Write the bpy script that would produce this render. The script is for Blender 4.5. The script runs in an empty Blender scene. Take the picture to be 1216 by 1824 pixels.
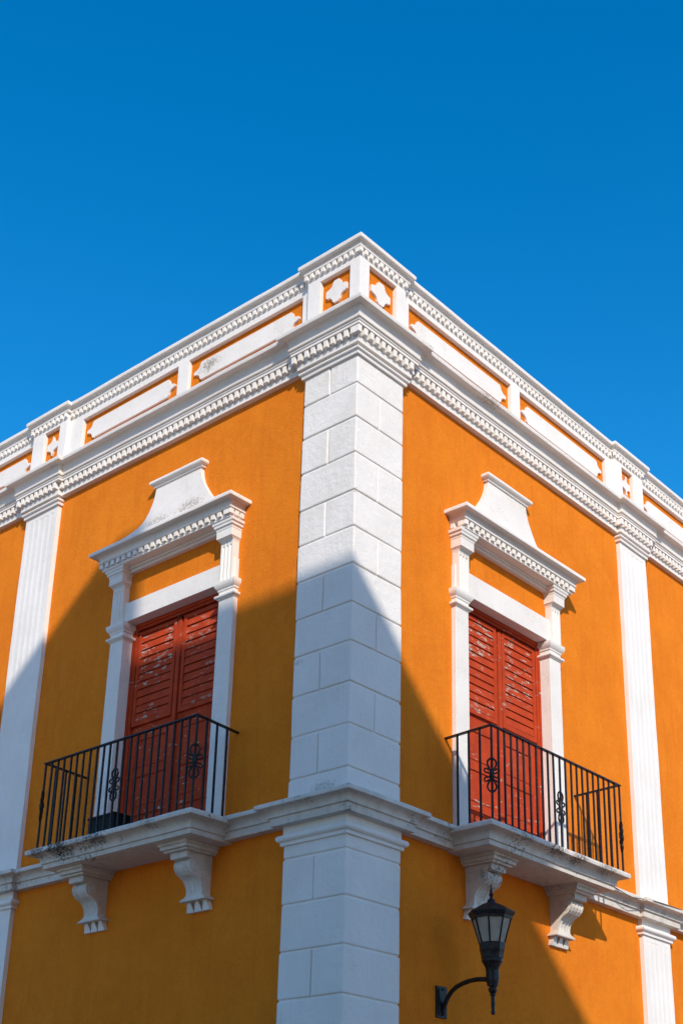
import bpy, bmesh, math, random
from mathutils import Vector, Matrix, noise
random.seed(7)
sc = bpy.context.scene
COL = sc.collection
R_ = math.radians

# ------------------------------------------------------------------ camera, sky, sun, exposure
cam_d = bpy.data.cameras.new("camera")
cam = bpy.data.objects.new("camera", cam_d)
COL.objects.link(cam)
cam_d.sensor_fit = 'HORIZONTAL'; cam_d.sensor_width = 36
cam_d.lens = 2346.31 / 1216 * 36
cam_d.shift_x = -160.59 / 1216
cam_d.shift_y = 343.32 / 1216
cam_d.clip_end = 5000
RR, UU, FF = Vector((0.6227, -0.7824, -0.0003)), Vector((-0.2817, -0.2246, 0.9329)), Vector((0.7300, 0.5808, 0.3603))
rot = Matrix((RR, UU, -FF)).transposed()
cam.matrix_world = Matrix.Translation((-9.1525, -8.3403, -8.6244)) @ rot.to_4x4()
sc.camera = cam

SUN = Vector((0.53, 0.66, -0.535)).normalized()      # direction the light travels
world = bpy.data.worlds.new("World"); sc.world = world
world.use_nodes = True
wn = world.node_tree.nodes; wl = world.node_tree.links
bg = wn['Background']
sky = wn.new('ShaderNodeTexSky'); sky.sky_type = 'NISHITA'; sky.sun_disc = False
sky.sun_elevation = math.asin(-SUN.z)
sky.sun_rotation = math.atan2(-SUN.x, -SUN.y)
sky.altitude = 100; sky.air_density = 1.0; sky.dust_density = 0.6; sky.ozone_density = 4.0
hs = wn.new('ShaderNodeHueSaturation'); hs.inputs['Saturation'].default_value = 1.36; hs.inputs['Hue'].default_value = 0.495
wl.new(sky.outputs[0], hs.inputs['Color']); wl.new(hs.outputs[0], bg.inputs['Color'])
bg.inputs['Strength'].default_value = 0.15
sun_d = bpy.data.lights.new("sun", 'SUN'); sun_d.energy = 2.85; sun_d.angle = R_(0.53); sun_d.color = (1.0, 0.90, 0.77)
sun = bpy.data.objects.new("sun", sun_d); COL.objects.link(sun)
sun.rotation_euler = SUN.to_track_quat('-Z', 'Y').to_euler()
sc.view_settings.view_transform = 'Standard'; sc.view_settings.look = 'None'
sc.view_settings.exposure = 0.61; sc.view_settings.gamma = 1.0; sc.view_settings.use_curve_mapping = False
sc.cycles.max_bounces = 8; sc.cycles.diffuse_bounces = 5

# ------------------------------------------------------------------ materials
class NT:
    def __init__(s, name):
        s.m = bpy.data.materials.new(name); s.m.use_nodes = True
        s.t = s.m.node_tree; s.n = s.t.nodes; s.l = s.t.links
        s.b = s.n['Principled BSDF']
        s.tc = s.n.new('ShaderNodeTexCoord')
    def mapped(s, scale=(1, 1, 1), coord='Object'):
        mp = s.n.new('ShaderNodeMapping'); mp.inputs['Scale'].default_value = scale
        s.l.new(s.geo(), mp.inputs['Vector']); return mp.outputs[0]
    def geo(s):
        g = s.n.new('ShaderNodeNewGeometry'); return g.outputs['Position']
    def noise(s, scale, detail=4, rough=.55, vec=None, dist=0):
        t = s.n.new('ShaderNodeTexNoise'); t.inputs['Scale'].default_value = scale
        t.inputs['Detail'].default_value = detail; t.inputs['Roughness'].default_value = rough
        t.inputs['Distortion'].default_value = dist
        s.l.new(vec if vec else s.geo(), t.inputs['Vector']); return t.outputs['Fac']
    def ramp(s, fac, a, b, ca=(0, 0, 0, 1), cb=(1, 1, 1, 1)):
        r = s.n.new('ShaderNodeValToRGB'); e = r.color_ramp.elements
        e[0].position = a; e[1].position = b; e[0].color = ca; e[1].color = cb
        s.l.new(fac, r.inputs[0]); return r.outputs[0]
    def mix(s, fac, a, b, mode='MIX'):
        x = s.n.new('ShaderNodeMix'); x.data_type = 'RGBA'; x.blend_type = mode
        for sock, v in ((x.inputs[0], fac), (x.inputs[6], a), (x.inputs[7], b)):
            if hasattr(v, 'is_linked'): s.l.new(v, sock)
            else: sock.default_value = v
        return x.outputs[2]
    def math(s, op, a, b=None):
        x = s.n.new('ShaderNodeMath'); x.operation = op
        for sock, v in ((x.inputs[0], a), (x.inputs[1], b)):
            if v is None: continue
            if hasattr(v, 'is_linked'): s.l.new(v, sock)
            else: sock.default_value = v
        return x.outputs[0]
    def bump(s, h, strength, dist, prev=None):
        b = s.n.new('ShaderNodeBump'); b.inputs['Strength'].default_value = strength
        b.inputs['Distance'].default_value = dist
        s.l.new(h, b.inputs['Height'])
        if prev: s.l.new(prev, b.inputs['Normal'])
        return b.outputs[0]
    def done(s, col, rough, normal=None, metal=0, spec=.35):
        if hasattr(col, 'is_linked'): s.l.new(col, s.b.inputs['Base Color'])
        else: s.b.inputs['Base Color'].default_value = col
        s.b.inputs['Roughness'].default_value = rough; s.b.inputs['Metallic'].default_value = metal
        s.b.inputs['Specular IOR Level'].default_value = spec
        if normal: s.l.new(normal, s.b.inputs['Normal'])
        return s.m

def white_paint(name, base=(.83, .795, .755, 1), stain=.0, grime=(.13, .12, .10, 1), topstain=False, bumpk=1.0, blobs=()):
    s = NT(name)
    c = s.mix(s.ramp(s.noise(1.7, 5), .35, .7), base, (base[0]*.92, base[1]*.915, base[2]*.90, 1))
    streak = s.noise(9, 5, .6, s.mapped((3.2, 3.2, .35)))
    c = s.mix(s.math('MULTIPLY', s.ramp(streak, .56, .78), .22), c, (.50, .46, .40, 1))
    # small dark specks of mould, gathered in patches
    sp = s.ramp(s.noise(75, 5, .7), .57, .66); pa = s.ramp(s.noise(3.3, 3, .5), .60 - stain, .72 - stain)
    c = s.mix(s.math('MULTIPLY', s.math('MULTIPLY', sp, pa), .85), c, grime)
    if topstain:
        sp2 = s.ramp(s.noise(22, 7, .78), .50, .58); pa2 = s.ramp(s.noise(1.6, 4, .6), .53, .64)
        c = s.mix(s.math('MULTIPLY', s.math('MULTIPLY', sp2, pa2), .95), c, (.035, .036, .034, 1))
        c = s.mix(s.math('MULTIPLY', s.ramp(s.noise(8, 6, .7), .45, .7), .45), c, (.42, .36, .29, 1))
    for (bx, by, bz, br, strong) in blobs:
        sb = s.n.new('ShaderNodeVectorMath'); sb.operation = 'DISTANCE'
        mp = s.n.new('ShaderNodeMapping'); mp.vector_type = 'POINT'; mp.inputs['Scale'].default_value = (1, 1, 2.2)
        s.l.new(s.geo(), mp.inputs['Vector']); s.l.new(mp.outputs[0], sb.inputs[0]); sb.inputs[1].default_value = (bx, by, bz*2.2)
        near = s.ramp(sb.outputs['Value'], br*.25, br, (1, 1, 1, 1), (0, 0, 0, 1))
        # ragged blotches: noise pushed over the threshold near the stain's middle
        val = s.math('ADD', s.noise(30, 8, .85), s.math('MULTIPLY', near, .20))
        fac = s.math('MULTIPLY', s.ramp(val, .655, .70), s.math('MULTIPLY', near, strong))
        c = s.mix(fac, c, grime)
    n = s.bump(s.noise(11, 4, .6), .35*bumpk, .012)
    n = s.bump(s.noise(32, 7, .82), .42*bumpk, .007, n)
    return s.done(c, .85, n, spec=.2)

M = {}
M['white'] = white_paint('white_plaster')
M['quoin'] = white_paint('white_quoin_render', (.83, .795, .755, 1), -.02, bumpk=2.2,
    blobs=[(0, .32, -4.68, .42, .5), (0, .0, -1.38, .12, .7), (0, .74, -3.2, .14, .45)], grime=(.20, .18, .15, 1))
M['lip'] = white_paint('weathered_white_plaster', (.81, .77, .725, 1), .09, grime=(.22, .18, .13, 1),
    blobs=[(.03, 2.62, 1.44, .42, .8), (0, 5.55, 1.15, .35, .9), (-.1, 5.45, .95, .3, .9), (0, 5.2, 1.3, .25, .6), (0, 3.05, .95, .35, .7), (0, 2.7, -.62, .5, .6), (0, 3.3, -.64, .5, .5), (.95, -.15, .95, .3, .7), (1.4, .03, 1.3, .2, .6), (2.3, -.2, .94, .5, .6)])
M['slab'] = white_paint('mouldy_white_plaster', (.70, .655, .60, 1), .03, topstain=True, bumpk=1.4, grime=(.03, .03, .027, 1),
    blobs=[(-.62, 3.75, -4.86, .55, .95), (-.62, 3.1, -4.84, .4, .8), (-.62, 4.15, -4.84, .3, .7), (-.6, 2.2, -4.84, .3, .45), (2.75, -.62, -4.88, .38, .9), (3.2, -.62, -4.9, .35, .75), (3.8, -.62, -4.9, .4, .6), (1.9, -.64, -4.83, .16, .5), (0, 1.5, -4.78, .25, .7)])
def stucco(name, col, col2, col3):
    s = NT(name)
    c = s.mix(s.ramp(s.noise(1.3, 8, .68), .36, .66), col, col2)
    c = s.mix(s.math('MULTIPLY', s.ramp(s.noise(5.5, 5, .65), .50, .72), .5), c, col3)
    st = s.noise(5, 5, .6, s.mapped((1.8, 1.8, .22)))
    c = s.mix(s.math('MULTIPLY', s.ramp(st, .50, .72), .45), c, (col[0]*.78, col[1]*.68, col[2]*.9, 1))
    c = s.mix(s.math('MULTIPLY', s.ramp(s.noise(28, 3, .6), .70, .76), .5), c, (.45, .16, .03, 1))
    gr = s.noise(42, 6, .85)
    c = s.mix(s.math('MULTIPLY', s.ramp(gr, .30, .52, (1, 1, 1, 1), (0, 0, 0, 1)), .50), c, (col[0]*.66, col[1]*.56, col[2], 1))
    c = s.mix(s.math('MULTIPLY', s.ramp(gr, .52, .72), .30), c, (min(col[0]*1.07, .9), col[1]*1.28, col[2]*2.2, 1))
    n = s.bump(s.noise(7, 4, .6), .35, .012)
    n = s.bump(s.noise(38, 7, .85), .9, .012, n)
    return s.done(c, .92, n, spec=.04)
M['orange'] = stucco('orange_stucco', (.82, .236, .018, 1), (.73, .192, .015, 1), (.85, .265, .026, 1))
M['opanel'] = stucco('orange_parapet_paint', (.76, .21, .016, 1), (.70, .19, .014, 1), (.80, .23, .02, 1))
def door_paint(name, peel):
    s = NT(name)
    c = s.mix(s.ramp(s.noise(6, 4), .3, .7), (.50, .058, .014, 1), (.37, .042, .012, 1))
    g = s.noise(40, 4, .6, s.mapped((1, 1, .12)))
    c = s.mix(s.math('MULTIPLY', s.ramp(g, .5, .75), .25), c, (.30, .035, .012, 1))
    ch = s.ramp(s.noise(8, 7, .66, s.mapped((1, 1, 3.6)), .3), .615 - peel, .635 - peel)
    pa = s.ramp(s.noise(2.4, 2, .5), .44, .56)
    fac = s.math('MULTIPLY', ch, pa)
    c = s.mix(fac, c, s.mix(s.ramp(s.noise(50, 3), .4, .6), (.56, .50, .43, 1), (.30, .23, .18, 1)))
    n = s.bump(g, .25, .003)
    n = s.bump(s.math('MULTIPLY', fac, -1), .6, .002, n)
    return s.done(c, .72, n, spec=.14)
M['door'] = door_paint('red_door_paint', .0)
M['slat'] = door_paint('peeling_red_slat_paint', .05)
def iron(name, base, r):
    s = NT(name)
    c = s.mix(s.ramp(s.noise(35, 5), .5, .7), base, (base[0]*2.2+.03, base[1]*1.8+.014, base[2]*1.4+.006, 1))
    return s.done(c, r, s.bump(s.noise(120, 3), .25, .001), metal=.0, spec=.28)
M['iron'] = iron('black_painted_iron', (.011, .011, .013, 1), .48)
M['lamp'] = iron('black_lantern_metal', (.009, .009, .011, 1), .38)
s = NT('dusty_lantern_glass')
s.b.inputs['Transmission Weight'].default_value = .35
M['glass'] = s.done(s.mix(s.ramp(s.noise(9, 4), .35, .7), (.62, .54, .43, 1), (.45, .38, .30, 1)), .7, spec=.2)
M['bulb'] = NT('white_bulb').done((.8, .8, .78, 1), .4)
s = NT('black_plastic'); M['plastic'] = s.done((.006, .007, .009, 1), .6, spec=.2)
s = NT('grey_cable'); M['cable'] = s.done((.16, .15, .13, 1), .7)
s = NT('street_paving'); M['street_paving'] = s.done(s.mix(s.ramp(s.noise(90, 3), .4, .6), (.40, .23, .145, 1), (.47, .28, .18, 1)), .9, s.bump(s.noise(200, 2), .4, .004))
s = NT('stone_pavement'); M['pave'] = s.done(s.mix(s.ramp(s.noise(3, 5), .4, .6), (.34, .30, .25, 1), (.42, .38, .33, 1)), .85, s.bump(s.noise(30, 3), .3, .004))
s = NT('terracotta_render'); M['cream'] = s.done(s.mix(s.ramp(s.noise(1.2, 5), .4, .6), (.66, .36, .20, 1), (.58, .31, .18, 1)), .9)
s = NT('window_glass'); M['pane'] = s.done((.03, .035, .04, 1), .1, spec=.6)
s = NT('roof_screed'); M['roof'] = s.done(s.mix(s.ramp(s.noise(2, 5), .4, .6), (.35, .30, .26, 1), (.28, .24, .2, 1)), .95)

# ------------------------------------------------------------------ geometry helpers
ZG = -10.25                              # street level
def warp(v, k=1.0, shear=1.0):
    """hand-made unevenness plus the slight fall of the lower mouldings along the right-hand street"""
    x, y, z = v
    t = min(max((-3.0 - z) / 1.2, 0), 1)
    dz = -.02 * max(x - .2, 0) * t * shear
    a = Vector((x, y, z))
    n1 = noise.noise_vector(a * .9) * .005 + noise.noise_vector(a * 4.1 + Vector((9, 3, 5))) * .0028
    return Vector((x, y, z + dz)) + n1 * k
class Side:
    def __init__(s, k): s.k = k
    def __call__(s, u, n, z):
        return Vector((-n, u, z)) if s.k == 'L' else Vector((u, -n, z))
SL, SR = Side('L'), Side('R')

def setp(o, label=None, cat=None, group=None, kind=None):
    if label: o['label'] = label
    if cat: o['category'] = cat
    if group: o['group'] = group
    if kind: o['kind'] = kind
    return o
WLOC = {}
def thing(name, loc, label, cat, group=None):
    o = bpy.data.objects.new(name, None); COL.objects.link(o); o.location = loc; o.empty_display_size = .3
    WLOC[o.name] = Vector(loc); return setp(o, label, cat, group)
def link(o, parent=None, loc=(0, 0, 0)):
    COL.objects.link(o); WLOC[o.name] = Vector(loc)
    if parent is not None:
        o.parent = parent; o.location = Vector(loc) - WLOC[parent.name]
    else: o.location = loc
    return o
def mesh_of(name, bm, mat, smooth=False, recalc=True):
    if recalc: bmesh.ops.recalc_face_normals(bm, faces=bm.faces[:])
    me = bpy.data.meshes.new(name); bm.to_mesh(me); bm.free()
    me.materials.append(mat)
    if smooth:
        for p in me.polygons: p.use_smooth = True
    return me
def obj(name, bm, mat, parent=None, smooth=False, wk=1.0, recenter=True):
    """link a bmesh built in place as one object whose origin sits in its middle"""
    for v in bm.verts: v.co = warp(v.co, wk, 0.0 if wk < 0 else 1.0) if wk >= 0 else v.co
    c = Vector((0, 0, 0))
    if recenter and len(bm.verts):
        lo = Vector([min(v.co[i] for v in bm.verts) for i in range(3)]); hi = Vector([max(v.co[i] for v in bm.verts) for i in range(3)])
        c = (lo + hi) / 2
        for v in bm.verts: v.co -= c
    o = bpy.data.objects.new(name, mesh_of(name, bm, mat, smooth))
    if smooth:
        try: o.data.set_sharp_from_angle(angle=R_(38))
        except Exception: pass
    return link(o, parent, c)
def inst(name, me, parent, loc, rotz=0.0, scale=None):
    o = bpy.data.objects.new(name, me); link(o, parent, loc); o.rotation_euler.z = rotz
    if scale: o.scale = scale
    return o

def box(bm, S, u0, u1, n0, n1, z0, z1, bev=0.0, cuts=0):
    vs = [bm.verts.new(S(u, n, z)) for z in (z0, z1) for n in (n0, n1) for u in (u0, u1)]
    fs = [bm.faces.new([vs[i] for i in q]) for q in ((0, 1, 3, 2), (4, 6, 7, 5), (0, 4, 5, 1), (2, 3, 7, 6), (0, 2, 6, 4), (1, 5, 7, 3))]
    if bev:
        es = list({e for f in fs for e in f.edges})
        bmesh.ops.recalc_face_normals(bm, faces=fs)
        bmesh.ops.bevel(bm, geom=es, offset=bev, segments=2, affect='EDGES', profile=.6)
    return bm
def prism(bm, pts_bottom, pts_top):
    """closed ring bottom -> top"""
    a = [bm.verts.new(p) for p in pts_bottom]; b = [bm.verts.new(p) for p in pts_top]
    k = len(a); f = [bm.faces.new(a[::-1]), bm.faces.new(b)]
    for i in range(k): f.append(bm.faces.new((a[i], a[(i+1) % k], b[(i+1) % k], b[i])))
    return f
def plate(bm, S, outline, n0, n1):
    """outline list of (u,z) extruded from n0 to n1"""
    return prism(bm, [S(u, n0, z) for u, z in outline], [S(u, n1, z) for u, z in outline])
def sweep(bm, path, prof, step=.18, closed_prof=False, caps=True):
    """path: plan points (x,y); outward = right-hand side of travel; prof: (n,z) list"""
    P = [Vector(p) for p in path]; n = len(P); rings = []
    dirs = [(P[i+1]-P[i]).normalized() for i in range(n-1)]
    nor = [Vector((d.y, -d.x)) for d in dirs]
    mit = []
    for i in range(n):
        if i == 0: mit.append(nor[0])
        elif i == n-1: mit.append(nor[-1])
        else:
            m = nor[i-1] + nor[i]
            mit.append(m / max(m.dot(nor[i]), .2) if m.length > 1e-6 else nor[i])
    def ring(p, m): return [bm.verts.new((p.x + m.x*a, p.y + m.y*a, z)) for a, z in prof]
    for i in range(n-1):
        L = (P[i+1]-P[i]).length; k = max(1, int(L/step)) if step else 1
        for j in range(k):
            t = j/k
            rings.append(ring(P[i].lerp(P[i+1], t), mit[i].lerp(mit[i+1], t) if j == 0 else None or (mit[i]*(1-t)+mit[i+1]*t if False else nor[i]*1.0)) if j else ring(P[i], mit[i]))
    rings.append(ring(P[-1], mit[-1]))
    # intermediate rings of mitred corners must stay on the offset lines
    m = len(prof)
    for a, b in zip(rings[:-1], rings[1:]):
        for q in range(m-1 if not closed_prof else m):
            r = (q+1) % m
            bm.faces.new((a[q], a[r], b[r], b[q]))
    if caps and closed_prof:
        bm.faces.new(rings[0]); bm.faces.new(rings[-1][::-1])
    return bm
def fix_sweep_note(): pass
def tube(bm, pts, r, sides=6, r_end=None, flat=None):
    pts = [Vector(p) for p in pts]; k = len(pts); rings = []
    up = Vector((.13, .31, .94)).normalized()
    for i, p in enumerate(pts):
        d = (pts[min(i+1, k-1)] - pts[max(i-1, 0)]).normalized()
        a = d.cross(up)
        if a.length < 1e-3: a = d.cross(Vector((1, 0, 0)))
        a.normalize(); b = d.cross(a)
        rr = r if r_end is None else r + (r_end-r)*i/(k-1)
        rings.append([bm.verts.new(p + (a*math.cos(2*math.pi*j/sides) + b*math.sin(2*math.pi*j/sides))*rr) for j in range(sides)])
    for A, B in zip(rings[:-1], rings[1:]):
        for j in range(sides): bm.faces.new((A[j], A[(j+1) % sides], B[(j+1) % sides], B[j]))
    bm.faces.new(rings[0][::-1]); bm.faces.new(rings[-1])
def lathe(bm, prof, sides=16, c=(0, 0), rot0=0.0, caps=True):
    rings = [[bm.verts.new((c[0]+r*math.cos(rot0+2*math.pi*j/sides), c[1]+r*math.sin(rot0+2*math.pi*j/sides), z)) for j in range(sides)] for r, z in prof]
    for A, B in zip(rings[:-1], rings[1:]):
        for j in range(sides): bm.faces.new((A[j], A[(j+1) % sides], B[(j+1) % sides], B[j]))
    if caps: bm.faces.new(rings[0][::-1]); bm.faces.new(rings[-1])
def NB(): return bmesh.new()

WD = -.06                                # wall plane behind the quoin / pilaster plane
QL, QR = .815, .807                      # quoin widths
PL, PR = (5.43, 6.145), (5.66, 6.385)    # pilasters
END = 12.6
def base_path(ped=0.0, pl=PL, pr=PR, q=(QL, QR), rec=WD, end=END):
    pts = [(-rec, end), (-rec, pl[1]+ped), (0, pl[1]+ped), (0, pl[0]-ped), (-rec, pl[0]-ped), (-rec, q[0]), (0, q[0]), (0, 0),
           (q[1], 0), (q[1], -rec), (pr[0]-ped, -rec), (pr[0]-ped, 0), (pr[1]+ped, 0), (pr[1]+ped, -rec), (end, -rec)]
    return [(p[0], p[1]) for p in pts]

# ------------------------------------------------------------------ ground and streets
def sheet(name, x0, x1, y0, y1, z, mat, kind='structure'):
    bm = NB(); bm.faces.new([bm.verts.new(p) for p in ((x0, y0, z), (x1, y0, z), (x1, y1, z), (x0, y1, z))])
    me = mesh_of(name, bm, mat, recalc=False)
    return setp(link(bpy.data.objects.new(name, me)), kind=kind)
sheet('ground', -900, 900, -900, 900, ZG-.16, M['street_paving'])
sheet('street', -40, 60, -9.2, -1.6, ZG-.12, M['street_paving'])
def slabbox(name, x0, x1, y0, y1, z0, z1, mat, kind='structure'):
    bm = NB(); box(bm, SR, x0, x1, -y0, -y1, z0, z1, .02)
    me = mesh_of(name, bm, mat); return setp(link(bpy.data.objects.new(name, me)), kind=kind)
slabbox('pavement', -1.5, 40, -1.5, 40, ZG-.5, ZG, M['pave'])

# ------------------------------------------------------------------ the corner building
B = thing('corner_building', (0, 0, ZG), 'orange two-storey corner building with white quoins, cornices and red balcony doors', 'building')

def grid_wall(bm, S, us, zs, n0, n1, hole):
    """front skin of a wall with the door opening left out, plus the four sides of the opening"""
    vid = {}
    def V(i, j):
        if (i, j) not in vid: vid[i, j] = bm.verts.new(S(us[i], n1, zs[j]))
        return vid[i, j]
    for i in range(len(us)-1):
        for j in range(len(zs)-1):
            if hole[0] - 1e-4 <= us[i] and us[i+1] <= hole[1] + 1e-4 and hole[2] - 1e-4 <= zs[j] and zs[j+1] <= hole[3] + 1e-4: continue
            bm.faces.new((V(i, j), V(i+1, j), V(i+1, j+1), V(i, j+1)))
    a, b, c, d = hole
    for q in (((a, c), (a, d)), ((b, c), (b, d)), ((a, c), (b, c)), ((a, d), (b, d))):
        (u0, z0), (u1, z1) = q
        bm.faces.new([bm.verts.new(p) for p in (S(u0, n1, z0), S(u1, n1, z1), S(u1, n0, z1), S(u0, n0, z0))])
DC = {'L': 2.905, 'R': 2.865}             # door centres
OPEN = .85
DT, DB = -1.865, -4.79
ZTOP = .55
for S in (SL, SR):
    c = DC[S.k]
    hp_ = OPEN+.08
    us = [0.3, .7, 1.2, c-hp_, c-.3, c+.3, c+hp_] + [c+hp_+.6*i for i in range(1, 15)]
    us = [u for u in us if u < END]+[END]
    zs = [ZG, -9, -8, -7, -6.2, -5.4, DB, -4, -3.2, -2.5, DT+.08, -1.2, -.5, ZTOP]
    bm = NB(); grid_wall(bm, S, us, zs, -.5, WD, (c-hp_, c+hp_, DB, DT+.08))
    obj('wall', bm, M['orange'], B, wk=.6)
# solid body behind the skins (back wall, room shell) and the roof
bm = NB(); box(bm, SR, .45, END-.02, -.45, -(END-.02), ZG, .52); obj('wall_core', bm, M['cream'], B, wk=0)
bm = NB(); box(bm, SR, .35, END-.05, -.35, -(END-.05), .56, .8); obj('roof', bm, M['roof'], B, wk=0)

# --- quoins: recessed core, then one dressed block per piece
JZ = [.372, 0, -.44, -.895, -1.366, -1.803, -2.249, -2.697, -3.135, -3.589, -4.041, -4.5, -4.80]
JZ2 = [-5.175, -5.327, -5.79, -6.258, -6.722, -7.19, -7.655, -8.12, -8.59, -9.05, -9.52, ZG]
def quoin(name, zs, ql, qr, first, label):
    bm = NB()
    a = .016
    ring = [(a, ql-.01), (a, a), (qr-.01, a), (qr-.01, .3), (.3, .3), (.3, ql-.01)]
    prism(bm, [(x, y, zs[-1]) for x, y in ring], [(x, y, zs[0]) for x, y in ring])
    core = obj(name, bm, M['white'], B, wk=.5)
    core['label'] = label
    g = .009
    for k in range(len(zs)-1):
        zt, zb = zs[k] - (g if k else 0), zs[k+1] + g
        j = lambda s=.006: random.uniform(-s, s)
        wl_, wr_ = ql + j(), qr + j()
        splitL = (k + first) % 2 == 0
        def block(poly):
            bm = NB()
            tl, tb = j(.004), j(.004)      # joints never run quite level
            fs = prism(bm, [(x, y, zb+tb*(y-x)) for x, y in poly], [(x, y, zt+tl*(y-x)-abs(tl)*.4) for x, y in poly])
            bmesh.ops.recalc_face_normals(bm, faces=fs)
            bmesh.ops.bevel(bm, geom=bm.edges[:], offset=.014, segments=2, affect='EDGES', profile=.55)
            obj('stone_block', bm, M['quoin'], core, wk=1.3)
        p = j(.0025)
        if splitL:
            s = .42 + j(.012)
            block([(p, s-g*.6), (p, p), (wr_, p), (wr_, .05), (.05, .05), (.05, s-g*.6)])
            block([(j(.003), s+g*.6), (.05, s+g*.6), (.05, wl_), (j(.003), wl_)])
        elif (zb > -3.2 or k % 4 == 1):
            s = .38 + j(.012)
            block([(p, wl_), (p, p), (s-g*.3, p), (s-g*.3, .05), (.05, .05), (.05, wl_)])
            block([(s+g*.3, j(.002)), (wr_, j(.002)), (wr_, .05), (s+g*.3, .05)])
        else:
            block([(p, wl_), (p, p), (wr_, p), (wr_, .05), (.05, .05), (.05, wl_)])
quoin('quoin', JZ, QL, QR, 0, 'upper white quoin of rusticated blocks on the building corner')
quoin('quoin', JZ2, .85, .825, 1, 'lower white quoin of rusticated blocks below the string course')

# --- pilasters with shallow flutes
def fluted(bm, S, u0, u1, nb, nf, z0, z1, nfl, depth, margin, gap=.35):
    pts = [(u0, nb), (u0, nf)]
    w = (u1-u0-2*margin)/nfl
    for i in range(nfl):
        a = u0+margin+w*i+w*gap/2; b = a+w*(1-gap)
        for t in range(7):
            th = math.pi*t/6
            pts.append(((a+b)/2-(b-a)/2*math.cos(th), nf-depth*math.sin(th)))
    pts += [(u1, nf), (u1, nb)]
    k = max(1, int((z1-z0)/.3)); prev = None
    for j in range(k+1):
        z = z0+(z1-z0)*j/k
        cur = [bm.verts.new(S(u, n, z)) for u, n in pts]
        if prev:
            for i in range(len(pts)-1): bm.faces.new((prev[i], prev[i+1], cur[i+1], cur[i]))
        prev = cur
def pilaster(S, u0, u1, z0, z1, label, margin=.055):
    bm = NB()
    fluted(bm, S, u0, u1, WD-.02, 0, z0, z1-.09, 5, .0032, margin, .25)
    box(bm, S, u0, u1, WD-.02, -.0005, z1-.09, z1)
    o = obj('pilaster', bm, M['white'], B, wk=1.2); o['label'] = label
for S, (a, b) in ((SL, PL), (SR, PR)):
    pilaster(S, a, b, -4.80, .372, 'fluted white pilaster between balcony level and cornice')
    pilaster(S, a+.015, b-.015, ZG, -5.17, 'fluted white pilaster below the string course')

# --- dentils: two shared meshes
def dentil_mesh(name, w, d, h):
    bm = NB(); box(bm, SR, -w/2, w/2, 0, d, 0, h, .004)
    me = mesh_of(name, bm, M['white']); me['dep'] = d; return me
def put_dentils(me, parent, path, off, z, pitch, w, maxu=None):
    P = [Vector(p) for p in path]
    for i in range(len(P)-1):
        a, b = P[i], P[i+1]; d = (b-a); Lr = d.length; d.normalize(); nr = Vector((d.y, -d.x))
        # offset line ends after mitring
        def turn(k):
            if k <= 0 or k >= len(P)-1: return 0
            d0 = (P[k]-P[k-1]).normalized(); d1 = (P[k+1]-P[k]).normalized()
            return d0.x*d1.y-d0.y*d1.x
        sgn0, sgn1 = turn(i), turn(i+1)
        a2 = a - d*off*(1 if sgn0 > .1 else -1 if sgn0 < -.1 else 0); b2 = b + d*off*(1 if sgn1 > .1 else -1 if sgn1 < -.1 else 0)
        Lr = (b2-a2).dot(d)
        if Lr < .15: continue
        dep = me['dep']; e0 = (-dep+w/2+.002 if sgn0 > .1 else w*.9); e1 = (w/2+.001 if sgn1 > .1 else w*.9)
        k = max(1, round((Lr-e0-e1)/pitch)); st = (Lr-e0-e1)/k
        rotz = math.atan2(d.y, d.x)
        for j in range(k+1):
            p = a2 + d*(e0+st*j) + nr*off
            u = max(p.x, p.y)
            if maxu and u > maxu: continue
            q = warp((p.x, p.y, z)); q = Vector((q.x, q.y, q.z))
            inst('dentil', me, parent, q, rotz + random.uniform(-.02, .02))

# sweep with correct mitres: offset each path vertex, then subdivide between
def sweep2(bm, path, prof, step=.2):
    P = [Vector(p) for p in path]; n = len(P)
    dirs = [(P[i+1]-P[i]).normalized() for i in range(n-1)]; nor = [Vector((d.y, -d.x)) for d in dirs]
    mit = []
    for i in range(n):
        if i in (0, n-1): mit.append(nor[0] if i == 0 else nor[-1])
        else:
            m = nor[i-1]+nor[i]; mit.append(m/m.dot(nor[i]))
    rings = []
    for i in range(n):
        rings.append([Vector((P[i].x+mit[i].x*a, P[i].y+mit[i].y*a, z)) for a, z in prof])
    full = [rings[0]]
    for A, Bq in zip(rings[:-1], rings[1:]):
        k = max(1, int((Bq[0]-A[0]).length/step))
        for j in range(1, k+1): full.append([p.lerp(q, j/k) for p, q in zip(A, Bq)])
    vr = [[bm.verts.new(p) for p in r] for r in full]
    for A, Bq in zip(vr[:-1], vr[1:]):
        for q in range(len(prof)-1): bm.faces.new((A[q], A[q+1], Bq[q+1], Bq[q]))
    return bm
def arc(cx, cz, rx, rz, a0, a1, k=5):
    return [(cx+rx*math.cos(R_(a0+(a1-a0)*i/k)), cz+rz*math.sin(R_(a0+(a1-a0)*i/k))) for i in range(k+1)]

# --- main cornice
path = base_path()
CORN = [(-.08, .44), (.065, .483), (.065, .548), (.05, .552), (.05, .664), (.124, .668), (.124, .70), (.134, .706), (.134, .728), (.15, .732),
        (.134, .742)] + arc(.134, .758, .015, .016, -80, 80, 4) + [(.138, .780), (.142, .805), (.146, .835), (.154, .862), (.166, .881), (.178, .886),
        (.246, .888), (.252, .905), (.251, .938), (.242, .946), (.10, .954), (-.35, .96)]
CORN[0] = (-.08, .478)
bm = NB(); sweep2(bm, path, CORN)
cornice = obj('cornice', bm, M['lip'], B, smooth=True)
dm = dentil_mesh('dentil', .055, .072, .088)
put_dentils(dm, cornice, path, .046, .570, .1, .055, 9.4)
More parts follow.
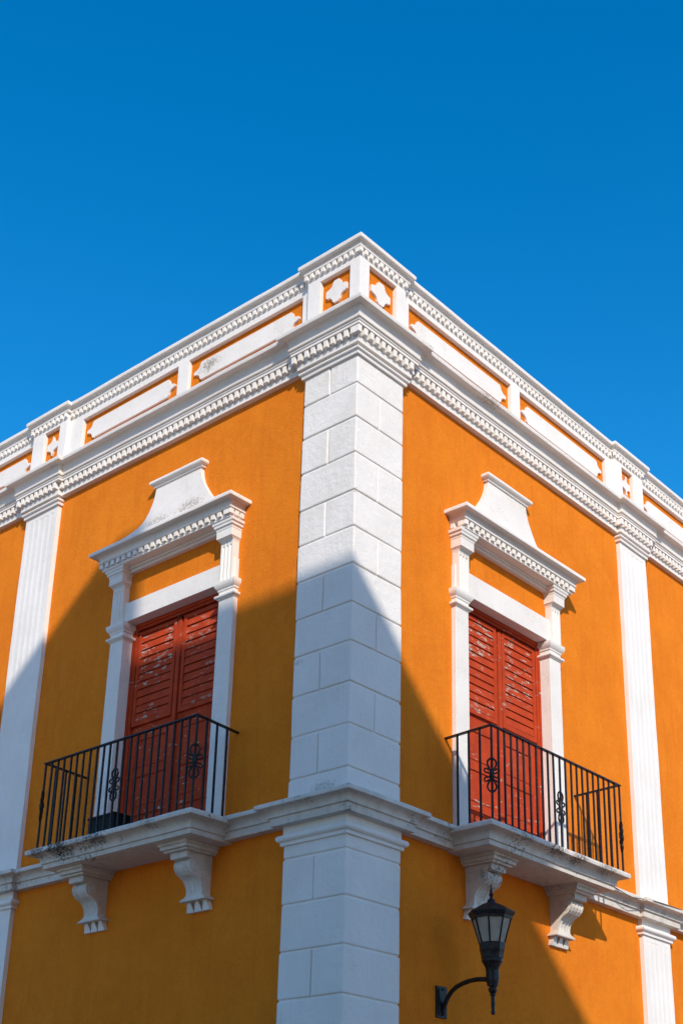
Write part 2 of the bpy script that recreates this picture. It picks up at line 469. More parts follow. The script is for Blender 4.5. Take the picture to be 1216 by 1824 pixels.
# capital mouldings below the cornice: quoin and two pilasters
TOR = [(-.05, .36), (.026, .366), (.028, .372), (.028, .402), (.034, .406)] + arc(.03, .432, .024, .024, -70, 80, 6) + [(.024, .458), (.014, .460), (.014, .482), (-.05, .484)]
def collar(name, pts, prof, label=None, mat='white', parent=None):
    bm = NB(); sweep2(bm, pts, prof)
    o = obj(name, bm, M[mat], parent or B, smooth=True)
    if label: o['label'] = label
    return o
def around(u0, u1, S, back=WD-.02):
    pts = [(u1, back), (u1, 0), (u0, 0), (u0, back)] if S.k == 'L' else [(u0, back), (u0, 0), (u1, 0), (u1, back)]
    return [tuple(S(u, n, 0))[:2] for u, n in pts]
qpath = [(.08, QL), (0, QL), (0, 0), (QR, 0), (QR, .08)]
collar('capital', qpath, TOR, 'moulded capital at the top of the quoin')
for S, (a, b) in ((SL, PL), (SR, PR)): collar('capital', around(a, b, S), TOR, 'moulded capital at the top of a pilaster')

# --- parapet: frame, sunk orange panels, plaques, coping
PED = {'L': (5.44, 6.21), 'R': (5.64, 6.445)}
ppath = base_path(0, PED['L'], PED['R'], (.822, .83), WD)
COPE = [(-.02, 1.742), (.004, 1.745), (.004, 1.835), (.038, 1.838), (.040, 1.862), (.034, 1.868), (.035, 1.885), (.041, 1.902), (.050, 1.909), (.088, 1.912), (.093, 1.935),
        (.090, 1.962), (.07, 1.972), (-.28, 1.985), (-.30, 1.96), (-.30, .9)]
bm = NB(); sweep2(bm, ppath, COPE)
coping = obj('coping', bm, M['lip'], B, smooth=True)
dm2 = dentil_mesh('dentil', .050, .036, .062)
put_dentils(dm2, coping, ppath, .002, 1.768, .09, .050, 9.4)
parapets = {}
def panel_frame(S, segs, label):
    """segs: (u0,u1,plane,[(pu0,pu1,ztop)]) -> white frame made of strips round each opening, orange panels sunk behind"""
    bm = NB()
    for u0, u1, pl, ops in segs:
        z0, z1 = .93, 1.744
        x = u0
        for a, b, zt in ops:
            box(bm, S, x, a, pl-.10, pl, z0, z1); box(bm, S, a, b, pl-.10, pl, z0, 1.185); box(bm, S, a, b, pl-.10, pl, zt, z1)
            x = b
        box(bm, S, x, u1, pl-.10, pl, z0, z1)
    bmesh.ops.remove_doubles(bm, verts=bm.verts[:], dist=1e-5)
    # drop the hidden faces between neighbouring strips
    fs = [f for f in bm.faces if all(len(e.link_faces) > 2 for e in f.edges)]
    o = obj('parapet', bm, M['white'], B, wk=.8); o['label'] = label
    return o
def star(cu, cz, hw, hh, r):
    """plaque outline: a long panel whose corners are scooped with small notches"""
    pts = []
    for sx, sz in ((1, 1), (-1, 1), (-1, -1), (1, -1)):
        seq = []
        # from the top edge end round to the side edge: notch, concave quarter, notch
        cx, cz_ = cu+sx*hw, cz+sz*hh
        a = [(cx-sx*r*1.25, cz_), (cx-sx*r*1.15, cz_-sz*r*.22)]
        arc_ = [(cx-sx*r*1.0*(math.cos(t)), cz_-sz*r*(.22+ .0)-sz*r*.78*math.sin(t)) for t in [math.pi/2*k/5 for k in range(0, 6)]]
        arc_ = [(cx-sx*(r*.18+r*.85*math.cos(t)), cz_-sz*(r*.25+r*.75*math.sin(t))) for t in [math.pi/2*k/5 for k in range(6)]]
        b = [(cx, cz_-sz*r*1.12)]
        seq = a[:1]+arc_+b
        if sx*sz > 0: seq = seq[::-1]
        pts += seq
    return pts
def quatre(cu, cz, hw, hh):
    """small plaque: four blunt points joined by concave scoops"""
    pts = []
    tip = .34
    corners = [(1, 0), (0, 1), (-1, 0), (0, -1)]
    for k in range(4):
        ax, az = corners[k]; bx, bz = corners[(k+1) % 4]
        # blunt tip at corner k
        ta = (-az, ax)
        p0 = (ax*1.0 + ta[0]*tip, az*1.0 + ta[1]*tip); q0 = (bx*1.0 - (-bz)*tip, bz*1.0 - bx*tip)
        ce = (ax+bx, az+bz)
        pts.append((ax*1.0 - ta[0]*tip, az*1.0 - ta[1]*tip)); pts.append(p0)
        # concave scoop centred near the outer diagonal corner
        n0 = Vector((p0[0]-ce[0], p0[1]-ce[1])); n1 = Vector((q0[0]-ce[0], q0[1]-ce[1]))
        for t in (1, 2, 3, 4):
            f = t/5; v = (n0*(1-f)+n1*f); rr = .60 + .06*abs(f-.5)
            v = v.normalized()*rr
            pts.append((ce[0]+v.x*1.0, ce[1]+v.y*1.0))
    return [(cu+x*hw, cz+z*hh) for x, z in pts]
PAN = {
 'L': [(-.0, .822, 0, [(.148, .622, 1.672)]),
       (.822, 5.44, WD, [(.962, 2.985, 1.655), (3.185, 5.155, 1.65)]),
       (5.44, 6.21, 0, [(5.602, 5.945, 1.70)]),
       (6.21, 12.5, WD, [(6.29, 8.3, 1.66), (8.5, 10.5, 1.66)])],
 'R': [(.101, .83, 0, [(.168, .655, 1.70)]),
       (.83, 5.64, WD, [(.960, 3.095, 1.665), (3.30, 5.475, 1.67)]),
       (5.64, 6.445, 0, [(5.842, 6.150, 1.69)]),
       (6.445, 12.5, WD, [(6.535, 8.6, 1.68), (8.8, 10.9, 1.68)])]}
for S in (SL, SR):
    segs = PAN[S.k]
    p = panel_frame(S, segs, 'white parapet of sunk orange panels along the %s street' % ('left' if S.k == 'L' else 'right'))
    for u0, u1, pl, ops in segs:
        for a, b, zt in ops:
            bm = NB(); box(bm, S, a-.02, b+.02, pl-.095, pl-.055, 1.16, zt+.02)
            obj('orange_panel', bm, M['opanel'], p, wk=.8)
            bm = NB()
            cz = 1.425
            if b-a < .7: pts = star((a+b)/2, cz+.02, (b-a)*.345, .156, .102)
            else: pts = star((a+b)/2, cz-.008, (b-a)/2-.082, .134, .108)
            plate(bm, S, pts, pl-.06, pl-.026)
            obj('plaque', bm, M['lip'], p, wk=.6)

# --- string course between the storeys
SC = [(-.08, -4.985), (.10, -4.985), (.102, -4.908), (.126, -4.904), (.128, -4.889), (.124, -4.885), (.126, -4.865), (.142, -4.842), (.168, -4.828), (.200, -4.822), (.222, -4.818), (.226, -4.79), (.218, -4.772), (.02, -4.755), (-.08, -4.75)]
bm = NB(); sweep2(bm, base_path(0.01, q=(.85, .825)), SC)
string = obj('string_course', bm, M['slab'], B, smooth=True)
STOR = [(-.05, -5.19), (.022, -5.186), (.024, -5.152), (.03, -5.150)] + arc(.03, -5.112, .03, .034, -75, 80, 6) + [(.022, -5.078), (.004, -5.074), (.004, -4.98)]
q2 = [(.08, .85), (0, .85), (0, 0), (.825, 0), (.825, .08)]
collar('capital', q2, STOR, 'moulded capital of the lower quoin under the string course', 'quoin')
for S, (a, b) in ((SL, PL), (SR, PR)): collar('capital', around(a, b, S), STOR, 'moulded capital of a lower pilaster under the string course')

# ------------------------------------------------------------------ balcony doors, surrounds, balconies
slat_mesh = None
def door_set(S):
    c = DC[S.k]; dz = 0 if S.k == 'L' else .012
    side = 'left' if S.k == 'L' else 'right'
    rotz = math.pi/2 if S.k == 'L' else 0
    # surround --------------------------------------------------
    ctr = 2.945 if S.k == 'L' else 2.93
    PZ = -.885 if S.k == 'L' else -.872          # top of the hood lip
    def ped_path():
        h = 1.01
        pts = [(ctr+h, -.08), (ctr+h, 0), (ctr-h, 0), (ctr-h, -.08)] if S.k == 'L' else [(ctr-h, -.08), (ctr-h, 0), (ctr+h, 0), (ctr+h, -.08)]
        return [tuple(S(u, n, 0))[:2] for u, n in pts]
    prof = [(-.06, -.25), (.135, -.25), (.142, -.245), (.142, -.215), (.128, -.212), (.128, -.153), (.172, -.15), (.174, -.143), (.182, -.141), (.184, -.114), (.172, -.110),
            (.173, -.095), (.178, -.076), (.188, -.062), (.200, -.052), (.272, -.049), (.278, -.022), (.270, -.002), (.12, .010), (-.06, .013)]
    prof = [(n, z+PZ) for n, z in prof]
    bm = NB(); sweep2(bm, ped_path(), prof)
    hood = obj('hood_cornice', bm, M['lip'], B, smooth=True); hood['label'] = 'projecting dentilled hood over the %s balcony door' % side
    dmh = dentil_mesh('dentil', .060, .052, .060)
    put_dentils(dmh, hood, ped_path(), .120, PZ-.214, .107, .062)
    # scrolled crest above the hood
    half = [(-.90, 1.12), (-.665, 1.08), (-.648, .98), (-.628, .84), (-.60, .72), (-.56, .625), (-.51, .565), (-.44, .51), (-.36, .462), (-.27, .43), (-.18, .412), (-.125, .408)]
    cc = 2.945 if S.k == 'L' else 2.875
    near = [(-.90, .86), (-.76, .80), (-.70, .735), (-.655, .675), (-.60, .62), (-.55, .585), (-.51, .555), (-.44, .51), (-.36, .462), (-.27, .43), (-.18, .412), (-.125, .408)]
    if S.k == 'R': near = [(z+.03, h) for z, h in near]; half = near
    bm = NB()
    pts = [(cc-h, z) for z, h in near] + [(cc+h, z) for z, h in half[::-1]]
    plate(bm, S, pts, WD-.01, -.004)
    crest = obj('crest', bm, M['lip'], B, wk=1.0); crest['label'] = 'white bell-shaped crest above the %s door hood' % side
    zc = -.135 if S.k == 'L' else -.128
    cp = [(cc+.425, -.08), (cc+.425, 0), (cc-.425, 0), (cc-.425, -.08)]
    if S.k == 'R': cp = cp[::-1]
    cpp = [tuple(S(u, n, 0))[:2] for u, n in cp]
    capp = [(-.05, 0), (.014, .002), (.016, .026), (.024, .03), (.03, .034)] + arc(.028, .066, .030, .033, -80, 75, 6) + [(.02, .102), (-.05, .108)]
    bm = NB(); sweep2(bm, cpp, [(n, z+zc) for n, z in capp]); obj('crest_cap', bm, M['lip'], crest, smooth=True)
    # jambs, lintel
    sur = []
    lz = -1.61 if S.k == 'L' else -1.565
    bm = NB(); box(bm, S, c-OPEN-.005, c+OPEN+.005, -.34, -.008, DT, lz, .006)
    lint = obj('lintel', bm, M['lip'], B, wk=1.2); lint['label'] = 'white lintel over the %s balcony door' % side
    bm = NB()
    box(bm, S, ctr-.80, ctr+.80, WD-.02, -.0, PZ-.315, PZ-.249, .004); box(bm, S, ctr-.80, ctr+.80, WD-.02, .03, PZ-.28, PZ-.2495, .004)
    obj('bed_mould', bm, M['lip'], hood, wk=1)
    for sg in (-1, 1):
        ui, uo = c+sg*OPEN, c+sg*(OPEN+.245)
        a, b = min(ui, uo), max(ui, uo)
        bm = NB(); box(bm, S, a, b, -.34, .0, -4.79, -2.06, .007)
        jb = obj('jamb', bm, M['lip'], B, wk=1.5)
        # capital of the jamb, wraps the front and the reveal
        bb = NB()
        box(bb, S, a+.001, b-.001, -.34, .004, -2.07, -1.86)
        def wrap(prof, nback=-.165):
            lo, hi = a, b
            pts = [(hi, nback if sg < 0 else WD-.02), (hi, 0), (lo, 0), (lo, nback if sg > 0 else WD-.02)]
            if S.k == 'R': pts = pts[::-1]
            pp = [tuple(S(u, n, 0))[:2] for u, n in pts]
            sweep2(bb, pp, prof)
        wrap([(-.02, -1.985), (.012, -1.982), (.014, -1.962), (.022, -1.956), (.036, -1.935), (.045, -1.915), (.048, -1.895), (.046, -1.872), (.03, -1.862), (-.02, -1.86)])
        wrap([(-.02, -2.092), (.012, -2.09), (.014, -2.078)] + arc(.018, -2.055, .022, .022, -75, 80, 5) + [(.006, -2.03), (-.02, -2.028)])
        obj('jamb_capital', bb, M['lip'], jb, smooth=True)
        # strip and bracket above the capital
        m = (a+b)/2 + sg*.0
        st = NB()
        ze = lz-.0
        box(st, S, m-.118+(.0), m+.118, WD-.02, -.012, -1.862, ze+.01, .003)
        fluted(st, S, m-.10, m+.10, WD-.02, .035, -1.862, -1.36, 3, .018, .012, .3)
        st_o = obj('console_strip', st, M['lip'], jb, wk=1)
        br = NB()
        z1 = PZ-.25
        # coved underside then block then flaring bed
        outl = [(.03, -1.40), (.036, -1.375), (.05, -1.355), (.085, -1.342), (.092, -1.335), (.092, z1-.115)]
        prev = None
        rows = [(.10, .03, -1.42), (.10, .034, -1.39), (.106, .045, -1.365), (.118, .075, -1.345), (.126, .09, -1.338), (.126, .092, z1-.11), (.130, .096, z1-.105),
                (.132, .10, z1-.085), (.150, .115, z1-.07), (.152, .118, z1-.045), (.17, .128, z1-.03), (.172, .132, z1+.004)]
        vr = []
        for hw, nf, z in rows:
            vr.append([br.verts.new(S(u, n, z)) for u, n in ((m-hw, WD-.01), (m-hw, nf), (m+hw, nf), (m+hw, WD-.01))])
        for A, Bq in zip(vr[:-1], vr[1:]):
            for q in range(4): br.faces.new((A[q], A[(q+1) % 4], Bq[(q+1) % 4], Bq[q]))
        br.faces.new(vr[0][::-1]); br.faces.new(vr[-1])
        obj('bracket', br, M['lip'], jb, wk=.8)
    # door --------------------------------------------------------
    t = NB(); fr = .075
    dn0, dn1 = -.28, -.155
    for a, b, z0, z1 in ((c-OPEN, c-OPEN+fr, DB, DT), (c+OPEN-fr, c+OPEN, DB, DT), (c-OPEN+fr, c+OPEN-fr, DT-.085, DT)):
        box(t, S, a+.001, b-.001, dn0, dn1-.008, z0+.001, z1-.001, .004)
    for a, b, z0, z1 in ((c-OPEN+.001, c-OPEN+.035, DB+.001, DT-.03), (c+OPEN-.035, c+OPEN-.001, DB+.001, DT-.03), (c-OPEN+.035, c+OPEN-.035, DT-.05, DT-.002)):
        box(t, S, a, b, dn1-.02, dn1+.008, z0, z1, .004)
    door = obj('balcony_door', t, M['door'], B, wk=.4); door['label'] = 'red double-leaf balcony door in the %s facade' % side
    for sg in (-1, 1):
        hinge = c+sg*(OPEN-fr-.003); meet = c+sg*.028
        a, b = min(hinge, meet), max(hinge, meet)
        bm = NB()
        # stiles and rails with sunk panels
        zb, zt = DB+.01, DT-.09
        fn = -.205
        stw = .085
        box(bm, S, a, a+stw, -.25, fn, zb, zt, .004); box(bm, S, b-stw, b, -.25, fn, zb, zt, .004)
        for r0, r1 in ((zb, -4.62), (-4.33, -4.25), (-3.86, -3.77), (-3.40, -3.20), (-2.02, zt)):
            box(bm, S, a+stw, b-stw, -.25, fn-.002, r0, r1, .004)
        leaf = obj('door_leaf', bm, M['door'], door, wk=.6)
        for r0, r1 in ((-4.62, -4.33), (-4.25, -3.86), (-3.77, -3.40)):
            bm = NB(); box(bm, S, a+stw-.003, b-stw+.003, -.25, fn-.016, r0-.003, r1+.003, .003)
            box(bm, S, a+stw+.035, b-stw-.035, -.225, fn-.008, r0+.035, r1-.035, .004)
            obj('door_panel', bm, M['door'], leaf, wk=.6)
        # louvred shutter overlaid on the leaf
        sa, sb = a+.012, b-.05 if sg > 0 else b-.012
        if sg < 0: sa, sb = a+.012, b-.012
        sa, sb = (a+.012, b-.006) if sg > 0 else (a+.006, b-.012)
        if sg > 0: sa += .02
        else: sb -= .02
        z0, z1 = -3.215, -1.975
        fs = -.172
        bm = NB(); w = .052
        box(bm, S, sa, sa+w, fn-.001, fs, z0, z1, .004); box(bm, S, sb-w, sb, fn-.001, fs, z0, z1, .004)
        box(bm, S, sa+w, sb-w, fn-.001, fs-.001, z0, z0+.06, .004); box(bm, S, sa+w, sb-w, fn-.001, fs-.001, z1-.05, z1, .004)
        box(bm, S, sa+w, sb-w, -.235, -.222, z0+.05, z1-.04)
        sh = obj('shutter', bm, M['door'], door, wk=.6)
        zi0, zi1 = z0+.06, z1-.05; ns = 11; pt = (zi1-zi0)/ns
        global slat_mesh
        key = round(sb-sa-2*w, 4)
        smesh = NB(); L2 = key/2-.001
        # tilted slat: lower edge proud
        pr = [(-.019, pt*.985), (-.006, .012), (-.006, .005), (-.014, .0045), (-.030, pt*.985)]
        A = [smesh.verts.new((-L2, -n_, z_)) for n_, z_ in pr]; Bv = [smesh.verts.new((L2, -n_, z_)) for n_, z_ in pr]
        smesh.faces.new(A); smesh.faces.new(Bv[::-1])
        for q in range(5): smesh.faces.new((A[q], A[(q+1) % 5], Bv[(q+1) % 5], Bv[q]))
        me = mesh_of('slat', smesh, M['slat'])
        for k in range(ns):
            p = S((sa+sb)/2, fs, zi0+pt*k + random.uniform(-.002, .002))
            q = warp(p, .6)
            inst('slat', me, sh, q, (-math.pi/2 if S.k == 'L' else 0) + random.uniform(-.004, .004))
    bm = NB(); box(bm, S, c-.032, c+.032, -.21, -.165, DB+.01, DT-.14, .006); obj('meeting_stile', bm, M['door'], door, wk=.6)
    # balcony --------------------------------------------------------
    bc = 2.925 if S.k == 'L' else 2.90
    hw, dp = 1.39, .65
    if S.k == 'R': dp = .655
    bm = NB()
    h0, d0 = hw-dp, 0.0
    bp = [(bc+hw-.15, -.07), (bc+hw-.15, dp-.15), (bc-hw+.15, dp-.15), (bc-hw+.15, -.07)]
    if S.k == 'R': bp = bp[::-1]
    bpp = [tuple(S(u, n, 0))[:2] for u, n in bp]
    SLP = [(-.30, -5.004), (-.01, -5.004), (0, -5.0), (.002, -4.95), (.024, -4.946), (.026, -4.93), (.026, -4.91), (.034, -4.888), (.056, -4.868), (.09, -4.856), (.12, -4.850), (.148, -4.846), (.154, -4.82),
           (.152, -4.80), (.145, -4.79), (0, -4.786), (-.48, -4.784)]
    sweep2(bm, bpp, SLP, .12)
    # soffit and floor plates
    for z in (-5.003, -4.785):
        bm.faces.new([bm.verts.new(S(u, n, z)) for u, n in ((bc-hw+.3, -.07), (bc+hw-.3, -.07), (bc+hw-.3, dp-.3), (bc-hw+.3, dp-.3))])
    # close the rest of soffit/floor with a plate inside the profile
    box(bm, S, bc-hw+.16, bc+hw-.16, -.06, dp-.16, -5.0015, -4.7875)
    slab = obj('balcony', bm, M['slab'], B, smooth=True, wk=1.3); slab['label'] = 'moulded white balcony slab under the %s door' % side
    cs = (2.09, 3.81) if S.k == 'L' else (2.115, 3.745)
    for uc in cs:
        bm = NB()
        # stepped cap
        for hwc, nf, z0, z1 in ((.225, .40, -5.035, -4.999), (.208, .378, -5.075, -5.033), (.18, .345, -5.098, -5.073), (.13, .295, -5.165, -5.096)):
            box(bm, S, uc-hwc, uc+hwc, WD-.02, nf, z0, z1, .006)
        # scroll body: side outline extruded across the width
        side_o = [(WD-.01, -5.15), (.20, -5.15), (.232, -5.18), (.245, -5.215), (.24, -5.25), (.222, -5.282), (.185, -5.315), (.14, -5.335), (.105, -5.355), (.08, -5.385),
                  (.062, -5.42), (.052, -5.46), (.052, -5.50), (.062, -5.525), (WD-.01, -5.525)]
        hwid = .125
        nU = [-1, -.92, -.72, -.52, -.30, 0, .30, .52, .72, .92, 1]; dd = [0, 0, -.012, 0, -.012, 0.002, -.012, 0, -.012, 0, 0]
        rows = []
        for t_, d_ in zip(nU, dd):
            rows.append([bm.verts.new(S(uc+t_*hwid, n_ + (d_ if n_ > .0 else 0), z_)) for n_, z_ in side_o])
        for A, Bq in zip(rows[:-1], rows[1:]):
            for q in range(len(side_o)-1): bm.faces.new((A[q], A[q+1], Bq[q+1], Bq[q]))
        bm.faces.new(rows[0]); bm.faces.new(rows[-1][::-1])
        # flared foot
        vr = []
        for hwf, nf, z in ((.125, .05, -5.495), (.135, .06, -5.52), (.165, .07, -5.54), (.195, .075, -5.555), (.195, .072, -5.568)):
            vr.append([bm.verts.new(S(u, n, z)) for u, n in ((uc-hwf, WD-.01), (uc-hwf, nf), (uc+hwf, nf), (uc+hwf, WD-.01))])
        for A, Bq in zip(vr[:-1], vr[1:]):
            for q in range(4): bm.faces.new((A[q], A[(q+1) % 4], Bq[(q+1) % 4], Bq[q]))
        bm.faces.new(vr[-1])
        cb = obj('corbel', bm, M['slab'], slab, wk=1)
        # spiral on both cheeks
        for sg in (-1, 1):
            bmS = NB(); pts = []
            for i in range(30):
                th = i/29*math.pi*3.1; r_ = .062-.050*i/29
                pts.append(S(uc+sg*(hwid+.001), .165+r_*math.cos(th+.6), -5.235+r_*math.sin(th+.6)))
            tube(bmS, pts, .010, 6); bmT = bmS
            me_o = obj('volute', bmT, M['slab'], slab, wk=.0)
        for k in (-1, 0, 1):
            bm = NB(); m_ = uc+k*.122
            prism(bm, [S(m_-.056, -.02, -5.672), S(m_+.056, -.02, -5.672), S(m_+.056, WD-.01, -5.672), S(m_-.056, WD-.01, -5.672)],
                  [S(m_-.026, .01, -5.567), S(m_+.026, .01, -5.567), S(m_+.026, WD-.01, -5.567), S(m_-.026, WD-.01, -5.567)])
            obj('guttae', bm, M['lip'], slab, wk=.4)
    # railing ---------------------------------------------------------
    rl, rr_ = (1.59, 4.17) if S.k == 'L' else (1.60, 4.225)
    dn = .597; zr = -3.772 if S.k == 'L' else -3.735
    zf = -4.80
    bm = NB()
    el, er = (1.672, 4.255) if S.k == 'L' else (1.645, 4.262)
    pts = [(er, WD-.005), (rr_, dn), (rl, dn), (el, WD-.005)]
    if S.k == 'R': pts = pts[::-1]
    hp = [tuple(S(u, n, 0))[:2] for u, n in pts]
    sweep2(bm, hp, [(-.02, zr), (.02, zr), (.02, zr+.012), (.016, zr+.018), (-.016, zr+.018), (-.02, zr+.012), (-.02, zr)], .3)
    rail = obj('railing', bm, M['iron'], B, wk=.5); rail['label'] = 'black wrought-iron railing of the %s balcony' % side
    bmb = NB(); hb = .0095
    H = zr-zf+.004
    for i in range(2): pass
    box(bmb, SR, -hb, hb, -hb, hb, 0, 1.0)
    bar = mesh_of('baluster', bmb, M['iron'])
    def putbar(u, n, tilt=0):
        p = S(u, n, zf); top = warp(S(u, n, zr+.002), .5); bot = warp(p, .5)
        bot.z -= .02
        o = inst('baluster', bar, rail, bot, random.uniform(-.1, .1), (1, 1, (top-bot).length))
        d = (top-bot).normalized(); o.rotation_mode = 'QUATERNION'
        o.rotation_quaternion = Vector((0, 0, 1)).rotation_difference(d + Vector((random.uniform(-.003, .003), random.uniform(-.003, .003), 0)))
    N = 22
    for i in range(N+1): putbar(rl+(rr_-rl)*i/N, dn)
    for n_ in (.12, .28, .44):
        k_ = (dn-n_)/(dn-WD); putbar(rl+(el-rl)*k_, n_); putbar(rr_+(er-rr_)*k_, n_)
    # cast ornaments on corner bars and the middle bar
    def ornament(u, n, du, dn_):
        bm = NB(); zc_ = (zr+zf)/2+.012
        ax = (S(u+du, n+dn_, 0) - S(u, n, 0)).normalized(); ce = warp(S(u, n, zc_), .5)
        Pp = lambda x, z: ce + ax*x + Vector((0, 0, z))
        for sz in (1, -1):
            for sx in (1, -1):
                seq = [(0, .188), (.014, .182), (.038, .162), (.050, .135), (.044, .105), (.030, .076), (.017, .045), (.010, .02)]
                tube(bm, [Pp(sx*x, sz*z) for x, z in seq], .0115, 6)
                sp = []
                for i in range(13):
                    th = -1.9+i/12*5.2; r_ = .026-.010*i/12
                    sp.append((.058+r_*math.cos(th), .052+r_*math.sin(th)*1.05))
                sp = [(.012, .012), (.030, .020)] + sp
                tube(bm, [Pp(sx*x, sz*z) for x, z in sp], .0098, 6, .008)
            for zz, rr2 in ((.188*sz, .015), (.05*sz, .014)): lathe(bm, [(rr2*.6, ce.z+zz-.012), (rr2, ce.z+zz-.006), (rr2, ce.z+zz+.006), (rr2*.6, ce.z+zz+.012)], 8, (ce.x, ce.y))
        lathe(bm, [(.012, ce.z-.075), (.022, ce.z-.03), (.029, ce.z-.012), (.029, ce.z+.012), (.022, ce.z+.03), (.012, ce.z+.075)], 10, (ce.x, ce.y))
        obj('ornament', bm, M['iron'], rail, smooth=True, wk=0)
    ornament(rl, dn, 1, 1); ornament(rr_, dn, 1, -1); ornament((rl+rr_)/2, dn, 1, 0)
door_set(SL); door_set(SR)

# ------------------------------------------------------------------ wall lantern
def lantern():
    u0, n0 = 1.545, .60
    zo = .0
    T = thing('wall_lantern', SR(u0, WD, -6.62), 'black octagonal street lantern on a curved wall bracket below the right balcony', 'lantern')
    cx, cy = SR(u0, n0, 0)[:2]
    rot0 = math.pi/8+.08
    def part(name, bm, mat, parent=T, smooth=False):
        # a slightly fuller body than the first survey: widen about the lamp's own axis
        if name not in ('wall_plate', 'bolt', 'bracket_arm'):
            for v in bm.verts:
                k = 1.13 + (.14 if -6.50 < v.co.z < -6.34 else 0)
                v.co.x = cx+(v.co.x-cx)*k; v.co.y = cy+(v.co.y-cy)*k
        return obj(name, bm, M[mat], parent, smooth=smooth, wk=-1)
    bm = NB(); box(bm, SR, u0-.085, u0+.085, WD-.01, WD+.022, -6.785, -6.465, .005)
    box(bm, SR, u0-.062, u0+.062, WD+.018, WD+.034, -6.76, -6.49, .004)
    pl = part('wall_plate', bm, 'lamp')
    for z in (-6.50, -6.75):
        bm = NB(); lathe(bm, [(.014, 0), (.014, .008), (.006, .014)], 8)
        for v in bm.verts: v.co = Vector((u0, 0, z)) + Vector((v.co.x, -(WD+.032) - v.co.z, v.co.y))
        part('bolt', bm, 'lamp', pl)
    bm = NB(); pts = []
    for i in range(19):
        th = math.pi/2*i/18*1.16
        n_ = WD+.03+(n0-.02-WD)*(1-math.cos(min(th, math.pi/2)))*.0
    key = [(WD+.04, -6.745), (WD+.045, -6.70), (WD+.06, -6.65), (WD+.095, -6.585), (WD+.145, -6.53), (WD+.21, -6.487), (WD+.29, -6.462), (WD+.38, -6.445), (WD+.47, -6.44), (WD+.56, -6.448), (n0-.02, -6.458)]
    for a, b in zip(key[:-1], key[1:]):
        for t in (0, .33, .66): pts.append(SR(u0, a[0]+(b[0]-a[0])*t, a[1]+(b[1]-a[1])*t))
    pts.append(SR(u0, *key[-1]))
    tube(bm, pts, .024, 10); part('bracket_arm', bm, 'lamp', smooth=True)
    bm = NB()
    lathe(bm, [(.004, -6.808), (.018, -6.80), (.021, -6.785), (.016, -6.768), (.014, -6.76), (.019, -6.70), (.0165, -6.64), (.017, -6.625), (.026, -6.618), (.026, -6.605), (.020, -6.60), (.034, -6.585), (.040, -6.56), (.038, -6.545), (.028, -6.535), (.028, -6.53), (.05, -6.525), (.052, -6.50), (.050, -6.485)], 16, (cx, cy))
    part('finial_drop', bm, 'lamp', smooth=True)
    bm = NB()
    lathe(bm, [(.050, -6.49), (.052, -6.475), (.054, -6.45), (.052, -6.42), (.051, -6.385), (.054, -6.36), (.068, -6.335), (.080, -6.31), (.086, -6.295), (.094, -6.29), (.096, -6.275), (.092, -6.268), (.092, -6.255)], 24, (cx, cy))
    part('lantern_cup', bm, 'lamp', smooth=True)
    bm = NB()
    lathe(bm, [(.092, -6.258), (.098, -6.25), (.100, -6.225), (.104, -6.20), (.112, -6.17), (.116, -6.12), (.118, -6.10), (.112, -6.098)], 8, (cx, cy), rot0)
    part('lantern_body', bm, 'lamp')
    zb, zt, rb, rt = -6.10, -5.845, .112, .178
    fr = NB()
    cage = None
    for k in range(8):
        th = rot0+2*math.pi*k/8
        p0 = Vector((cx+rb*math.cos(th), cy+rb*math.sin(th), zb)); p1 = Vector((cx+rt*math.cos(th), cy+rt*math.sin(th), zt))
        bm = NB(); tube(bm, [p0, p1], .0085, 6); part('glazing_bar', bm, 'lamp')
    for k in range(8):
        t0, t1 = rot0+2*math.pi*k/8, rot0+2*math.pi*(k+1)/8
        bm = NB(); o_, i_ = 0.985, .955
        q = []
        for f_ in (o_, i_):
            q.append([Vector((cx+r*f_*math.cos(t), cy+r*f_*math.sin(t), z)) for r, z, t in ((rb, zb, t0), (rb, zb, t1), (rt, zt, t1), (rt, zt, t0))])
        prism(bm, q[0], q[1]); part('glass_pane', bm, 'glass')
    bm = NB(); lathe(bm, [(.02, -6.09), (.035, -6.04), (.045, -5.98), (.035, -5.92), (.012, -5.90)], 12, (cx, cy)); part('bulb', bm, 'bulb', smooth=True)
    bm = NB()
    lathe(bm, [(.165, -5.862), (.188, -5.862), (.192, -5.835), (.200, -5.83), (.214, -5.80), (.214, -5.788), (.20, -5.782), (.10, -5.715), (.045, -5.690)], 8, (cx, cy), rot0)
    roofp = part('lantern_roof', bm, 'lamp')
    bm = NB()
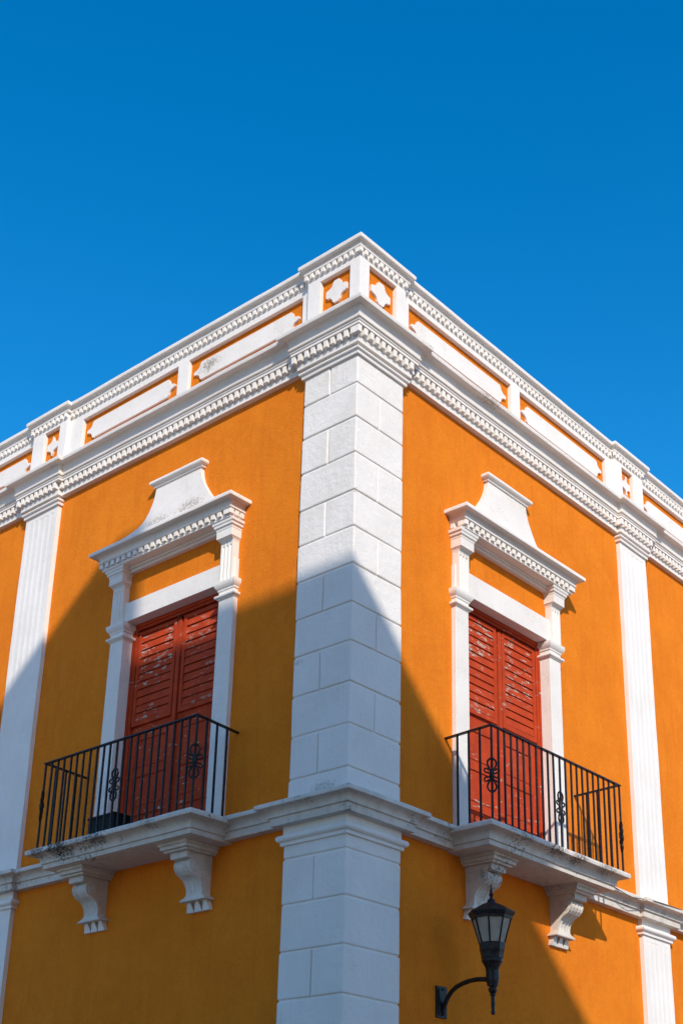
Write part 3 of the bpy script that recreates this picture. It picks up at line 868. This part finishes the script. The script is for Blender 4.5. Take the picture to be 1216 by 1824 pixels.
    lathe(bm, [(.045, -5.70), (.038, -5.68), (.034, -5.672), (.036, -5.665), (.030, -5.655), (.016, -5.645), (.013, -5.625), (.020, -5.612), (.022, -5.602), (.014, -5.592), (.013, -5.58), (.008, -5.54), (.002, -5.495)], 14, (cx, cy))
    part('spike_finial', bm, 'lamp', roofp, smooth=True)
lantern()

# ------------------------------------------------------------------ loose things
bm = NB(); box(bm, SL, 3.285, 3.745, .0, .25, -4.80, -4.43, .012); box(bm, SL, 3.272, 3.757, -.012, .262, -4.455, -4.42, .016)
tr = obj('planter_box', bm, M['plastic'], wk=0)
setp(tr, 'black rectangular planter box standing on the left balcony floor', 'planter')
bm = NB()
cp = [(4.50, .17, -4.765), (4.75, .172, -4.79), (4.95, .19, -4.83), (5.10, .20, -4.845), (5.3, .185, -4.82), (5.45, .18, -4.80), (5.6, .23, -4.80), (5.85, .235, -4.79), (6.2, .23, -4.78), (6.6, .20, -4.76)]
tube(bm, [SR(u, n, z-.0) for u, n, z in cp], .006, 5)
cb = obj('cable', bm, M['cable'], smooth=True, wk=0)
setp(cb, 'thin grey cable drooping over the string course beside the right pilaster', 'cable')

# ------------------------------------------------------------------ the tall building across the crossing, whose shadow falls on the corner
A = thing('apartment_block', (-10.5, -10.4, ZG), 'tall terracotta block behind the viewer that throws the stepped shadow', 'building')
X1, Y1, Z1, Z2 = -10.5, -9.02, 8.45, 10.10
def abox(name, x0, x1, y0, y1, z0, z1, mat, parent=A, bev=.0):
    bm = NB(); box(bm, SR, x0, x1, -y0, -y1, z0, z1, bev)
    c = Vector(((x0+x1)/2, (y0+y1)/2, (z0+z1)/2))
    for v in bm.verts: v.co -= c
    return link(bpy.data.objects.new(name, mesh_of(name, bm, M[mat])), parent, c)
wA = abox('wall', -26, X1, -34, Y1-.55, ZG, Z1, 'cream')
gA = abox('gable_wall', -26, X1, Y1-.549, Y1, ZG, Z2, 'cream')
for fz in (-8.3, -4.6, -.9, 2.8, 6.2):
    for k in range(5):
        y = -14.0-3.6*k
        f = abox('window', X1-.05, X1+.04, y-.6, y+.6, fz-.1, fz+1.7, 'white', wA)
        abox('pane', X1+.035, X1+.048, y-.5, y+.5, fz, fz+1.6, 'pane', f)
